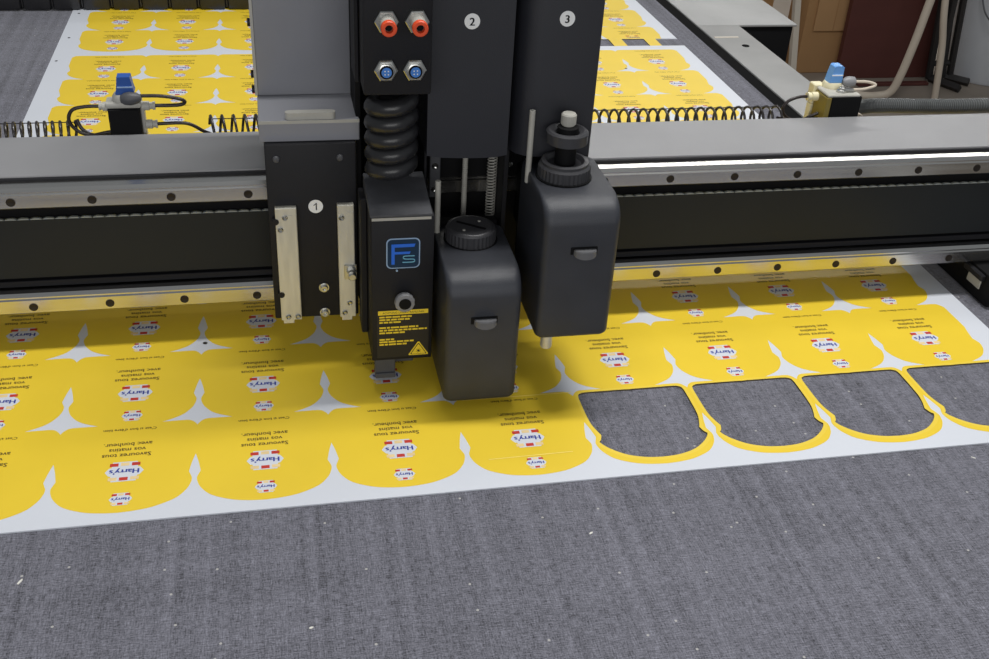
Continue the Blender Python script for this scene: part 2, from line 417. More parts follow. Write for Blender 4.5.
ru = rail(0.1655, 0.1868); rl_ = rail(0.0415, 0.0640)
def rail_screws(ro, z, x_first):
    first = None; x = x_first
    while x < 1.5:
        if not (0.23 < x < 0.53):
            if first is None:
                b = new(); lathe(b, [(0.0046, 0), (0.0046, 0.0007), (0.0036, 0.0009), (0.0026, 0.0005)], (x, 0.2116, z), (0, -1, 0), 14)
                first = obj('rail_screw', b, M['screw'], ro); fx = x
            else:
                c = first.copy(); COL.objects.link(c); c.location = (x - fx, 0, 0)
        x += 0.0782
rail_screws(ru, 0.1735, -0.042 - 0.0782 * 8); rail_screws(rl_, 0.0495, -0.0410 - 0.0782 * 8 + .0)
bm = new(); box(bm, (X0, 0.2262, 0.077), (X1, 0.2334, 0.1462), 0.0006, 1); obj('belt_guard', bm, M['belt'], g)
bm = new()
x = X0
while x < X1:
    prism(bm, [(x, 0.1463), (x + .0122, 0.1463), (x + .0118, 0.1468), (x + .0098, 0.1477), (x + .0044, 0.1480), (x + .0016, 0.1471)], 0.2255, 0.2285, 'xz'); x += 0.0124
obj('toothed_belt', bm, M['tooth'], g, 30)
bm = new(); box(bm, (X0, 0.2275, 0.0655), (X1, 0.2334, 0.0725), 0.0006, 1); obj('lower_lip', bm, M['black'], g)
bm = new(); box(bm, (1.092, 0.165, 0.0003), (1.62, 0.36, 0.0412), 0.003, 2); eb = obj('end_bracket', bm, M['deep'], g)
bm = new(); box(bm, (1.0905, 0.186, 0.016), (1.0925, 0.213, 0.030), 0.0004, 1); obj('sensor_tag', bm, M['fitting'], eb)
bm = new(); box(bm, (1.085, 0.180, 0.0302), (1.0915, 0.22, 0.039), 0.0015, 1); obj('bolt_block', bm, M['black'], eb)
# ---- spiral air hoses behind the beam
def helix_x(x0, x1, yc, zc, R, pitch, n=14, amp=0):
    T = (x1 - x0) / pitch; k = int(T * n); out = []
    for i in range(k + 1):
        a = 2 * PI * i / n; out.append((x0 + pitch * i / n, yc + R * math.cos(a), zc + R * math.sin(a)))
    return out
for (a, b, p, R, lab) in ((-0.62, 0.006, 0.0082, 0.0125, 'tight black spiral air hose behind the left end of the beam'),
                       (0.150, 0.212, 0.0128, 0.0150, 'open black spiral air hose between the left valve and the cutting head'),
                       (0.560, 0.862, 0.01270, 0.0120, 'black spiral air hose behind the beam right of the cutting head')):
    bm = new(); tube(bm, helix_x(a, b, 0.3622 if R < .014 else 0.3645, 0.1860 if R < .014 else 0.1855, R, p), 0.0017, 6)
    h = obj('spiral_hose', bm, M['coilm'], None, 60, origin=((a + b) / 2, 0.36, 0.19)); tag(h, lab, 'hose', 'spiral air hoses behind the beam')
    bm = new(); tube(bm, [(a, .3622, .1985), (b, .3622, .1982)], 0.0006, 5); obj('guide_wire', bm, M['black'], h)

# ---- left valve
v = thing('air_valve', 'black air valve with a dark blue knob and looped hoses, left of the head', 'valve', (0.06, 0.3450, 0.15))
bm = new(); box(bm, (0.0425, 0.3450, 0.15), (0.0765, 0.368, 0.2225), 0.001, 1); obj('valve_body', bm, M['deep'], v)
bm = new(); box(bm, (0.0765, 0.352, 0.15), (0.0805, 0.366, 0.222), 0.001, 1); obj('side_plate', bm, M['fitting'], v)
bm = new(); box(bm, (0.040, 0.347, 0.2227), (0.0785, 0.369, 0.2300), 0.0025, 2); lathe(bm, [(0.012, 0), (0.012, 0.005), (0.010, 0.008)], (0.060, 0.357, 0.2300), (0, 0, 1), 20)
obj('valve_cap', bm, M['fitting'], v)
bm = new(); prism(bm, [(0.0525, 0.2382), (0.0700, 0.2382), (0.0730, 0.2405), (0.0715, 0.247), (0.0700, 0.2580), (0.0560, 0.2580), (0.0545, 0.247)], 0.350, 0.364, 'xz')
obj('knob', bm, M['knob_blue'], v, 25)
bm = new(); box(bm, (0.0555, 0.3488, 0.2462), (0.0715, 0.3500, 0.2474)); obj('knob_line', bm, M['logo_rim'], v)
bm = new(); lathe(bm, [(0.004, 0), (0.0065, 0.004), (0.0075, 0.010), (0.006, 0.018), (0.003, 0.022)], (0.058, 0.346, 0.2345), (1, 0, 0.06), 16); obj('hose_boot', bm, M['top'], v)
for (p, q) in (((0.042, 0.354, 0.2235), (0.0330, 0.354, 0.2240)), ((0.0785, 0.354, 0.2235), (0.0930, 0.354, 0.2235)), ((0.0805, 0.356, 0.2010), (0.0930, 0.356, 0.2010))):
    p, q = Vector(p), Vector(q); d = (q - p)
    bm = new(); lathe(bm, [(0.0052, 0), (0.0052, d.length * .55), (0.0040, d.length * .6), (0.0040, d.length * .8), (0.0048, d.length * .82), (0.0048, d.length)], p, d, 14); obj('push_fitting', bm, M['fitting'], v)
hp = [[(0.0330, .354, .2240), (0.018, .354, .2238), (0.004, .354, .2200), (-0.0010, .354, .2080), (0.006, .354, .1960), (0.020, .353, .1905), (0.036, .352, .1935), (0.0420, .352, .1945)],
      [(0.078, .350, .2365), (0.100, .350, .2360), (0.120, .351, .2320), (0.1255, .352, .2275), (0.118, .353, .2240), (0.093, .354, .2235)],
      [(0.0930, .356, .2010), (0.118, .356, .2015), (0.130, .357, .1985), (0.142, .359, .1900), (0.150, .362, .185)],
      [(0.006, .362, .2060), (0.010, .360, .1960), (0.020, .357, .1895), (0.034, .355, .1900), (0.0425, .354, .1905)]]
for p in hp:
    bm = new(); tube(bm, spline(p, 8), 0.0021, 8); obj('hose', bm, M['hose'], v, 60)

v.location = (0.0615, 0.3450, 0.1455)
# ---- right valve
v = thing('air_valve', 'air valve with light blue knob on olive and black body, right of the head', 'valve', (0.94, 0.3450, 0.15))
bm = new(); box(bm, (0.9255, 0.3455, 0.15), (0.9665, 0.362, 0.2160), 0.0008, 1); obj('valve_body', bm, M['deep'], v)
bm = new(); box(bm, (0.9180, 0.3455, 0.15), (0.9250, 0.378, 0.2150), 0.0008, 1); box(bm, (0.9255, 0.3625, 0.15), (0.964, 0.378, 0.2150), .0008, 1); obj('side_block', bm, M['olive'], v)
bm = new(); box(bm, (0.9150, 0.3785, 0.195), (0.930, 0.393, 0.2210), 0.001, 1); box(bm, (0.915, 0.3785, 0.17), (0.924, 0.390, 0.1948), 0.001, 1); obj('corner_block', bm, M['ivory'], v)
bm = new(); box(bm, (0.9190, 0.346, 0.2152), (0.9640, 0.386, 0.2190), 0.0012, 1); obj('valve_cap', bm, M['fitting'], v)
bm = new(); lathe(bm, [(0.0125, 0), (0.0125, 0.004), (0.0105, 0.007)], (0.938, 0.377, 0.2190), (0, 0, 1), 22); obj('collar', bm, M['ivory'], v)
bm = new(); prism(bm, [(0.9300, 0.2262), (0.9470, 0.2262), (0.9470, 0.234), (0.9465, 0.2465), (0.9440, 0.2480), (0.9355, 0.2480), (0.9335, 0.2465), (0.9310, 0.234)], 0.370, 0.384, 'xz'); kb = obj('knob', bm, M['knob_light'], v, 25)
bm = new(); box(bm, (0.9315, 0.3690, 0.2355), (0.9465, 0.3699, 0.2368)); obj('knob_line', bm, M['lettering'], kb)
bm = new(); lathe(bm, [(0.003, 0), (0.006, 0.004), (0.007, 0.009), (0.006, 0.016), (0.003, 0.018)], (0.948, 0.370, 0.2275), (1, 0, 0), 16); obj('hose_boot', bm, M['beam'], v)
bm = new(); lathe(bm, [(0.0058, 0), (0.0058, 0.008), (0.0045, 0.0085), (0.0045, 0.010), (0.0055, 0.0105), (0.0055, 0.014)], (0.9180, 0.372, 0.2080), (-1, 0, 0), 16); obj('push_fitting', bm, M['ivory'], v)
bm = new(); lathe(bm, [(0.0062, 0), (0.0062, 0.003), (0.004, 0.004), (0.004, 0.006)], (0.941, 0.356, 0.2190), (0, 0, 1), 6); box(bm, (0.9435, .3535, .2195), (0.958, .3600, .2235), .001, 1); obj('elbow_fitting', bm, M['nickel'], v)
hp = [([(0.904, .372, .2080), (0.893, .372, .2075), (0.879, .372, .2020), (0.8740, .372, .1900), (0.882, .370, .1800), (0.897, .366, .1775), (0.909, .362, .1850), (0.9178, .360, .1900)], 'hose', .0021),
      ([(0.862, .3600, .1850), (0.880, .366, .1800), (0.900, .366, .1780), (0.9178, .362, .1830)], 'hose', .0018),
      ([(0.966, .370, .2275), (0.983, .370, .2268), (0.994, .368, .2240), (0.990, .366, .2215), (0.975, .362, .2200), (0.957, .357, .2215)], 'beige', .0019),
      ([(0.9665, .356, .1900), (0.974, .356, .1885), (0.980, .357, .184)], 'beige', .0017)]
for p, m_, r in hp:
    bm = new(); tube(bm, spline(p, 8), r, 8); obj('hose', bm, M[m_], v, 60)
v.location = (0.9345, 0.3450, 0.1490)
# ---- corrugated conduit
pts = spline([(0.968, .372, .1905), (1.00, .3722, .1925), (1.06, .3726, .1905), (1.12, .3726, .1890), (1.20, .3726, .1895), (1.32, .3726, .190), (1.5, .3726, .190)], 60)
bm = new(); tube(bm, pts, 0.0085, 14, rf=lambda i: 0.0098 if i % 3 != 0 else 0.0078)
h = obj('flexible_conduit', bm, M['conduit'], None, 20, origin=(1.2, .372, .19)); tag(h, 'ribbed grey flexible conduit running along the back of the beam, right end', 'conduit')

# ================================================================ CUTTING HEAD CARRIAGE
c = thing('head_carriage', 'black carriage of the cutting head with numbered plates riding on the beam', 'carriage', (0.4, 0.2, 0.04))
# station 1
bm = new(); box(bm, (0.2125, 0.160, 0.0490), (0.3020, 0.172, 0.2500), 0.0015, 2); p1_ = obj('station_plate', bm, M['black'], c)
bm = new(); box(bm, (0.2085, 0.1655, 0.2502), (0.3065, 0.250, 0.2720), 0.0008, 1); obj('ledge', bm, M['cover'], c)
bm = new(); box(bm, (0.2085, 0.1650, 0.2690), (0.3065, 0.1654, 0.2722)); obj('ledge_edge', bm, M['fitting'], c)
bm = new(); box(bm, (0.2095, 0.236, 0.2722), (0.3065, 0.330, 0.52), 0.0012, 2); uc = obj('upper_cover', bm, M['cover'], c)
bm = new(); box(bm, (0.2065, 0.2360, 0.2722), (0.2094, 0.300, 0.52)); obj('cover_flange', bm, M['fitting'], uc)
for z in (.372, .345, .292, .272 + .004):
    bm = new(); cyl(bm, (0.2066, .245, z), (0.2035, .245, z), .004, 10); obj('bolt', bm, M['black'], uc)
bm = new(); prism(bm, rrect(0.2345, 0.1668, 0.2835, 0.1760, 0.0045, 6), 0.2722, 0.2790, 'xy'); obj('handle', bm, M['fitting'], c, 25)
for x in (0.2235, 0.2860):
    bm = new(); lathe(bm, [(0.0036, 0), (0.0036, .0008), (.0028, .0022), (.0012, .0026)], (x, 0.160, 0.2345), (0, -1, 0), 14); obj('button_screw', bm, M['top'], p1_)
def strip(x0, x1, z0, z1, step):
    b = new(); box(b, (x0, 0.1525, z0), (x1, 0.1598, z1), 0.0006, 1); box(b, (x0 + .002, 0.1525, z0 - .004), (x1 - step, 0.1598, z0 + .001), 0.0004, 1)
    box(b, (x0 + (x1 - x0) * .52, .1519, z0 + .012), (x1 - .001, .1524, z1 - .008))
    return obj('guide_strip', b, M['alu'], c)
s1 = strip(0.2190, 0.2405, 0.0510, 0.1840, 0.008); s2 = strip(0.2815, 0.2985, 0.0510, 0.1850, 0.004)
for s_, pts_ in ((s1, ((0.2265, 0.0555), (0.2365, 0.0555), (.2285, .1735), (.2235, .160))), (s2, ((0.2865, 0.0570), (0.2855, 0.1710), (.2920, .0690)))):
    for x, z in pts_:
        bm = new(); lathe(bm, [(0.0029, 0), (0.0029, .001), (.0022, .0018), (.0012, .0010)], (x, 0.1523, z), (0, -1, 0), 12); obj('strip_screw', bm, M['nickel'], s_)
for x, z in ((0.2190, 0.1690), (0.2205, 0.0830)):
    bm = new(); cyl(bm, (x, .1600, z), (x, .1520, z), .0035, 12); obj('notch_pin', bm, M['black'], s1)
for z in (0.0855, 0.0545):
    bm = new(); lathe(bm, [(0.0055, 0), (0.0055, .0012), (.0040, .0013), (.0040, .0045), (.0034, .0050), (.0018, .0050), (.0018, .003)], (0.2655, 0.160, z), (0, -1, 0), 18); obj('socket_screw', bm, M['nickel'], p1_)
bm = new(); box(bm, (0.2870, 0.1500, 0.0990), (0.3000, 0.1524, 0.1165), 0.0005, 1); br = obj('clamp_plate', bm, M['nickel'], c)
bm = new(); lathe(bm, [(0.0052, 0), (0.0052, .004), (.0030, .0042), (.0030, .007), (.0044, .0072), (.0044, .011), (.0034, .012)], (0.2945, 0.1500, 0.1080), (0, -1, 0), 16); obj('clamp_screw', bm, M['nickel'], br)
def disc_label(x, y, z, digit, parent):
    b = new(); cyl(b, (x, y, z), (x, y - .0005, z), 0.0074, 32); d = obj('number_disc', b, M['lettering'], parent)
    b = new()
    if digit == '1': b.faces.new([b.verts.new((x + u, y - .0008, z + t)) for u, t in ((-.0022, .0016), (.0004, .0040), (.0012, .0040), (.0012, -.0040), (0, -.0040), (0, .0024), (-.0022, .0006))])
    else: text_bm(b, digit, 0.0105, lambda u, t: (x + u, y - .0008, z - .0038 + t), bold=.0003)
    obj('digit', b, M['number'], d, None)
disc_label(0.2602, 0.160, 0.1815, '1', p1_)
bm = new(); box(bm, (0.3035, 0.173, 0.0600), (0.3090, 0.2355, 0.52), 0.001, 1); obj('side_column', bm, M['deep'], c)
bm = new(); box(bm, (0.3000, 0.128, 0.3230), (0.3040, 0.172, 0.52), 0.001, 1); obj('column_flange', bm, M['black'], c)
# connector box
bm = new(); box(bm, (0.3045, 0.090, 0.3240), (0.3660, 0.155, 0.52), 0.002, 2); cb = obj('connector_box', bm, M['black'], c)
for x in (0.3245, 0.3515):
    bm = new(); lathe(bm, [(0.0108, 0), (0.0108, .006), (.0098, .0068)], (x, 0.090, 0.3925), (0, -1, 0), 6); hx = obj('air_fitting', bm, M['nickel'], cb)
    bm = new(); lathe(bm, [(0.0072, 0), (0.0068, .014)], (x, 0.0832, 0.3925), (0, -1, 0), 20); obj('barrel', bm, M['fitting'], hx)
    bm = new(); lathe(bm, [(0.0060, 0), (0.0070, .001), (.0070, .005), (.0062, .006), (.0036, .006), (.0032, -.004)], (x, 0.0695, 0.3925), (0, -1, 0), 24); obj('release_ring', bm, M['orange'], hx)
    bm = new(); cyl(bm, (x, .0705, .3925), (x, .0680, .3925), .0030, 16); obj('bore', bm, M['deep'], hx)
for x in (0.3243, 0.3503):
    bm = new(); lathe(bm, [(0.0108, 0), (0.0108, .003), (.0096, .004), (.0080, .0042), (.0080, .0065), (.0070, .0070)], (x, 0.090, 0.3480), (0, -1, 0), 6); hx = obj('socket_nut', bm, M['nickel'], cb)
    bm = new(); cyl(bm, (x, .0832, .3480), (x, .0826, .3480), .0062, 24); obj('socket_ring', bm, M['deep'], hx)
    bm = new(); cyl(bm, (x, .0828, .3480), (x, .0818, .3480), .0046, 20); si = obj('socket_insert', bm, M['sock'], hx)
    bm = new(); [cyl(bm, (x + .0021 * math.cos(q), .0817, .3480 + .0021 * math.sin(q)), (x + .0021 * math.cos(q), .0812, .3480 + .0021 * math.sin(q)), .0006, 8) for q in (.8, 2.37, 3.94, 5.5)]; obj('contact_pins', bm, M['lettering'], hx)
# stations 2 and 3
bm = new(); prism(bm, [(0.3690, 0.2465), (0.383, 0.2440), (0.4105, 0.2425), (0.437, 0.2425), (0.4500, 0.2450), (0.4500, 0.52), (0.3690, 0.52)], 0.130, 0.222, 'xz'); p2_ = obj('station_cover', bm, M['blue_black'], c, 25)
disc_label(0.4090, 0.130, 0.3792, '2', p2_)
bm = new()
poly = [(0.455, 0.222), (0.455, 0.160), (0.4565, 0.150), (0.461, 0.140), (0.469, 0.133), (0.480, 0.130), (0.5345, 0.130), (0.5355, 0.131), (0.5355, 0.222)]
prism(bm, poly, 0.2420, 0.52, 'xy'); p3_ = obj('station_cover', bm, M['blue_black'], c, 28)
disc_label(0.5000, 0.130, 0.3812, '3', p3_)
bm = new(); box(bm, (0.3700, 0.2140, 0.060), (0.5500, 0.2222, 0.2420), 0.001, 1); bp = obj('back_plate', bm, M['deep'], c)
bm = new(); box(bm, (0.4560, 0.165, 0.060), (0.4610, 0.2138, 0.241), 0.0005, 1); obj('divider', bm, M['black'], c)
bm = new(); box(bm, (0.3095, 0.2140, 0.06), (0.3695, 0.2222, 0.52)); obj('back_plate', bm, M['deep'], c)
bm = new(); box(bm, (0.3725, 0.170, 0.060), (0.3755, 0.2138, 0.241), 0.0005, 1); obj('divider', bm, M['black'], c)
# lead screw, spring, small bracket seen in the gap under plate 2
bm = new(); prof = []
for i in range(46): prof += [(0.0024, .0022 * i), (0.0031, .0022 * i + .0011)]
lathe(bm, prof, (0.4205, 0.195, 0.142), (0, 0, 1), 12); obj('lead_screw', bm, M['fitting'], c, 15)
bm = new(); tube(bm, [(0.4500 + .0050 * math.cos(i * PI / 6), 0.195 + .0050 * math.sin(i * PI / 6), 0.142 + i * .0034 / 12) for i in range(12 * 29)], 0.0007, 6); obj('return_spring', bm, M['fitting'], c)
bm = new(); box(bm, (0.3830, 0.1980, 0.168), (0.3945, 0.2138, 0.2420), 0.0008, 1); sb_ = obj('side_bracket', bm, M['top'], c)
for z in (.205, .178):
    bm = new(); lathe(bm, [(0.0034, 0), (0.0034, .001), (.0022, .0022), (.0010, .0015)], (0.3885, 0.198, z), (0, -1, 0), 12); obj('bracket_screw', bm, M['nickel'], sb_)
bm = new(); box(bm, (0.3735, 0.165, 0.1345), (0.4555, 0.2138, 0.1415), 0.0008, 1); cr = obj('cross_bar', bm, M['black'], c)
for x in (0.4040, 0.4310):
    bm = new(); lathe(bm, [(0.0020, 0), (0.0020, .005), (.0042, .0065), (.0042, .009), (.003, .0098)], (x, 0.178, 0.1415), (0, 0, 1), 14); obj('stop_screw', bm, M['nickel'], cr)
bm = new(); box(bm, (0.3885, 0.168, 0.1417), (0.4000, 0.176, 0.1450), 0.0008, 1); obj('red_clip', bm, M['red'], cr)
for z in (.222, .197):
    bm = new(); lathe(bm, [(0.0026, 0), (0.0026, .001), (.0016, .0018)], (0.4745, 0.2138, z), (0, -1, 0), 12); obj('plate_screw', bm, M['nickel'], c)

# coiled cable between connector box and module 1
bm = new(); hp = []
hp += [(0.3345, 0.1535, 0.2205), (0.3345, 0.1535, 0.2240)]
for i in range(16 * 5 + 3):
    a = 2 * PI * i / 16 + PI / 2; hp.append((0.3345 + .0183 * math.cos(a), 0.1330 + .0183 * math.sin(a), 0.2300 + 0.0160 * i / 16))
tube(bm, hp, 0.0084, 12)
cc = obj('coiled_cable', bm, M['rubber'], None, 80, origin=(0.334, 0.126, 0.21)); tag(cc, 'thick black coiled cable between connector box and knife module with the blue logo', 'cable')

# ================================================================ TOOL MODULES
t = thing('knife_module', 'slim black box module with blue logo and yellow laser warning sticker', 'tool module', (0.34, 0.085, 0.036))
bm = new(); box(bm, (0.3095, 0.0856, 0.0365), (0.3715, 0.158, 0.2035), 0.0010, 2); obj('housing', bm, M['black'], t)
bm = new(); prism(bm, [(0.0848, 0.2037), (0.0848, 0.2057), (0.150, 0.2175), (0.1575, 0.2175), (0.1575, 0.2037)], 0.3085, 0.3690, 'yz'); obj('top_plate', bm, M['top'], t)
bm = new(); box(bm, (0.3100, 0.0845, 0.2000), (0.3680, 0.0855, 0.2028)); obj('front_edge', bm, M['fitting'], t)
bm = new(); box(bm, (0.3110, 0.1585, 0.10), (0.3650, 0.2130, 0.190), 0.001, 1); obj('mounting_block', bm, M['deep'], t)
bm = new(); box(bm, (0.3028, 0.128, 0.0450), (0.3094, 0.1560, 0.2030), 0.001, 1); obj('side_cover', bm, M['black'], t)
yF = 0.0855
bm = new(); prism(bm, rrect(0.3240, 0.1465, 0.3575, 0.1800, 0.0052), yF, yF - .0006); lg = obj('logo', bm, M['logo_rim'], t, None)
bm = new(); prism(bm, rrect(0.3252, 0.1477, 0.3563, 0.1788, 0.0044), yF - .0007, yF - .0010); obj('logo_panel', bm, M['logo_bg'], lg, None)
bm = new(); prism(bm, [(0.3290, 0.1515), (0.3322, 0.1515), (0.3322, 0.1628), (0.3470, 0.1628), (0.3480, 0.1655), (0.3322, 0.1655), (0.3322, 0.1705), (0.3515, 0.1705), (0.3527, 0.1740), (0.3290, 0.1740)], yF - .0011, yF - .0014); obj('letter', bm, M['logo_f'], lg, None)
bm = new(); tube(bm, spline([(0.3520, yF - .0013, 0.1605), (0.3425, yF - .0013, 0.1605), (0.3408, yF - .0013, 0.1590), (0.3425, yF - .0013, 0.1573), (0.3505, yF - .0013, 0.1568), (0.3520, yF - .0013, 0.1553), (0.3505, yF - .0013, 0.1536), (0.3400, yF - .0013, 0.1536)], 6), 0.0006, 6); obj('letter', bm, M['logo_s'], lg)
bm = new(); cyl(bm, (0.3345, yF, 0.1443), (0.3345, yF - .0015, 0.1443), 0.0011, 10); obj('status_light', bm, M['logo_rim'], t)
bm = new(); lathe(bm, [(0.0062, 0), (0.0062, .004), (0.0095, .005), (0.0105, .008), (0.0105, .011), (0.0095, .0125), (0.006, .0130), (.0055, .0115)], (0.3415, yF, 0.1120), (0, -1, 0), 26, knurl=.07, kr=(3, 4)); ts = obj('thumb_screw', bm, M['beam'], t)
bm = new(); cyl(bm, (0.3415, yF - .0128, 0.1120), (0.3415, yF - .0136, 0.1120), .0062, 20); obj('screw_face', bm, M['deep'], ts)
# warning sticker
bm = new(); box(bm, (0.3145, yF - .0004, 0.0400), (0.3680, yF, 0.0985)); st = obj('warning_sticker', bm, M['warn_k'], t, None)
y1 = yF - .0007
bm = new(); prism(bm, rrect(0.3155, 0.0925, 0.3670, 0.0975, 0.0006, 2), y1 + .0002, y1)
def sx(x, z): return (x, y1 - .0001, z)
random.seed(11)
def wordline(b, x0, x1, z, h=.0019):
    x = x0
    while x < x1 - .001:
        w_ = min(random.uniform(.003, .0085), x1 - x); box(b, (x, y1, z), (x + w_, y1 + .0002, z + h)); x += w_ + .0009
for z, xe in ((.0890, .350), (.0858, .348), (.0826, .339), (.0762, .357), (.0730, .366), (.0698, .343), (.0618, .332), (.0588, .353), (.0556, .345)): wordline(bm, .3168, xe, z)
tri = lambda k: [(0.3575 + dx * k, 0.0475 + dz * k) for dx, dz in ((-.0098, -.0060), (-.0104, -.0050), (-.0008, .0104), (.0008, .0104), (.0104, -.0050), (.0098, -.0060))]
prism(bm, tri(1.0), y1 + .0002, y1)
obj('warning_text', bm, M['warn'], st, None)
bm = new(); prism(bm, tri(0.80), y1 - .0001, y1 - .0002); lg2 = obj('triangle_line', bm, M['warn_k'], st, None)
bm = new(); prism(bm, tri(0.70), y1 - .0003, y1 - .0004); obj('triangle_field', bm, M['warn'], st, None)
bm = new(); cyl(bm, (0.3575, y1 - .0004, .0470), (0.3575, y1 - .0007, .0470), .0012, 10)
for k in range(6):
    a = k * PI / 3 + .3; u = V(math.cos(a), 0, math.sin(a)); n_ = V(-u.z, 0, u.x) * .0002; cpt = V(0.3575, y1 - .0006, .0470)
    bm.faces.new([bm.verts.new(q) for q in (cpt + u * .001 + n_, cpt + u * .0028 + n_, cpt + u * .0028 - n_, cpt + u * .001 - n_)])
obj('beam_symbol', bm, M['warn_k'], st, None)
bm = new(); text_bm(bm, 'ACHTUNG LASERSTRAHLUNG', 0.0031, lambda u, q: (0.3413 + u, y1 - .0001, 0.0939 + q)); obj('sticker_heading', bm, M['warn_k'], st, None)
bm = new(); box(bm, (0.3135, 0.0990, 0.0100), (0.3350, 0.1080, 0.0363), 0.0008, 1); box(bm, (0.3135, 0.0960, 0.0060), (0.3350, 0.1100, 0.0120), 0.0008, 1); obj('knife_guide', bm, M['top'], t)
bm = new(); box(bm, (0.3250, 0.1110, 0.0160), (0.3560, 0.1350, 0.0363), 0.0008, 1); obj('blade_holder', bm, M['top'], t)

def tool_body(x0, x1, yf, yb, z0, H):
    """moulded housing: rounded-rectangle sections stacked upwards, the front leaning back over a big shoulder"""
    s = bmesh.new(); rings = []; k = 6
    lv = []
    for h, ins in ((0, .0045), (.0012, .0022), (.0035, .0006), (.006, 0)): lv.append((h, 0, ins, .0075))
    for h in (.03, .06, .09, .112): lv.append((h, 0, 0, .0075))
    R = .026; Hs = H - R
    for i in range(1, 13):
        a = i / 12 * PI / 2; fy = .030 * (1 - math.cos(a)) ** 1.1
        lv.append((Hs + R * math.sin(a), fy, .0022 * (1 - math.cos(a)) ** 3, .0075 + .003 * (1 - math.cos(a))))
    for h, fr, ins, r in lv:
        X0_, X1_ = x0 + ins, x1 - ins; Y0_, Y1_ = yf + fr + ins, yb - ins * .3
        rings.append([s.verts.new((p[0], p[1], z0 + h)) for p in rrect(X0_, Y0_, X1_, Y1_, r, k)])
    n = len(rings[0])
    for a, b in zip(rings, rings[1:]):
        for i in range(n): s.faces.new((a[i], a[(i + 1) % n], b[(i + 1) % n], b[i]))
    s.faces.new(rings[-1]); s.faces.new(list(reversed(rings[0])))
    return s
def tool(label, x0, x1, z0, latch, H=0.147):
    t = thing('creasing_tool' if z0 < .05 else 'milling_tool', label, 'tool module', ((x0 + x1) / 2, .08, z0))
    hs = obj('housing', tool_body(x0, x1, 0.0355, 0.150, z0, H), M['abs'], t, 50)
    b = new(); box(b, (x0 + .004, 0.1505, z0 + .03), (x1 - .004, 0.1640, z0 + .150), .001, 1); box(b, (x0 + .012, 0.1645, z0 + .05), (x1 - .012, 0.2130, z0 + .1165), .001, 1); obj('mounting_slide', b, M['deep'], t)
    lx, lz = latch
    b = new(); prism(b, rrect(lx - .0145, lz - .002, lx + .0125, lz + .0062, .001), 0.0352, 0.0358); obj('latch_slot', b, M['deep'], t)
    b = new()
    s = bmesh.new(); rings = []
    for i in range(9):
        a = i / 8 * PI; rings.append([s.verts.new((lx - .0115 * math.cos(a), .0355 - .0085 * math.sin(a) ** .7 if 0 < i < 8 else .0354, lz + dz)) for dz in (-.0048 * (0.35 + .65 * math.sin(a)), .0040)])
    for p, q in zip(rings, rings[1:]): s.faces.new((p[0], q[0], q[1], p[1]))
    s.faces.new([r[0] for r in rings]); s.faces.new(list(reversed([r[1] for r in rings])))
    s.faces.new([rings[0][0], rings[0][1], rings[-1][1], rings[-1][0]])
    bmesh.ops.bevel(s, geom=list(s.edges), offset=.0006, segments=2, affect='EDGES')
    merge(b, s); obj('latch_button', b, M['latch'], t, 40)
    return t, hs
# tool 2
t2, hs2 = tool('lower of the two moulded black tool modules, with slotted round cap on top', 0.3775, 0.4530, 0.0115, (0.4165, 0.1090), 0.1470)
bm = new(); lathe(bm, [(0.0262, 0), (0.0262, .0125), (0.0250, .0138), (0.0225, .0141), (.0215, .0148), (.0210, .0148)], (0.4145, 0.1190, 0.1586), (0, 0, 1), 72, knurl=.03, kr=(0, 1)); cp = obj('cap', bm, M['cap'], t2, 30)
bm = new(); lathe(bm, [(0.0280, 0), (0.0280, .0010)], (0.4145, 0.1190, 0.1578), (0, 0, 1), 40); obj('cap_seat', bm, M['deep'], t2)
a = math.radians(-36); d = V(math.cos(a), math.sin(a), 0) * .0165; n_ = V(-d.y, d.x, 0).normalized() * .0018; cpt = V(0.4145, 0.1190, .1734)
bm = new(); prism(bm, [tuple((cpt + s1_ * d + s2_ * n_)[:2]) for s1_, s2_ in ((-1, -1), (1, -1), (1, 1), (-1, 1))], .1732, .1737, 'xy'); obj('cap_slot', bm, M['deep'], cp)
for dx, dy in ((-.009, -.010), (.010, .0085)):
    bm = new(); cyl(bm, (.4145 + dx, .119 + dy, .1732), (.4145 + dx, .119 + dy, .1739), .0016, 10); obj('cap_dot', bm, M['fitting'], cp)
bm = new(); cyl(bm, (0.3822, .1360, .1560), (0.3822, .1360, .2165), .0030, 12, .0004); obj('guide_pin', bm, M['fitting'], t2)
bm = new(); cyl(bm, (0.415, .085, .0035), (0.415, .085, .0165), .011, 20, .001); obj('creasing_wheel_guard', bm, M['nickel'], t2)
# tool 3
t3, hs3 = tool('raised black moulded tool module with threaded collar and silver knob on top, metal tip below', 0.4695, 0.5460, 0.0830, (0.5115, 0.1820), 0.1495)
cx, cy = 0.5025, 0.1020
bm = new(); lathe(bm, [(0.0262, 0), (0.0262, .012), (0.0235, .0145), (0.0235, .0170), (.0195, .0178), (.0165, .0140)], (cx, cy, 0.2330), (0, 0, 1), 72, knurl=.03, kr=(0, 1)); obj('collar', bm, M['cap'], t3, 30)
bm = new(); lathe(bm, [(0.0280, 0), (0.0280, .0012)], (cx, cy, 0.2328), (0, 0, 1), 40); obj('collar_seat', bm, M['deep'], t3)
bm = new(); cyl(bm, (cx, cy, .245), (cx, cy, .2850), .0105, 20); sh = obj('spindle', bm, M['deep'], t3)
bm = new(); lathe(bm, [(0.0170, 0), (0.0205, .0015), (0.0208, .012), (0.0190, .0138), (.0165, .0140), (.0120, .0115), (.0118, .007)], (cx + .0010, cy + .004, 0.2665), (0, 0, 1), 40); obj('flange_disc', bm, M['cap'], t3, 30)
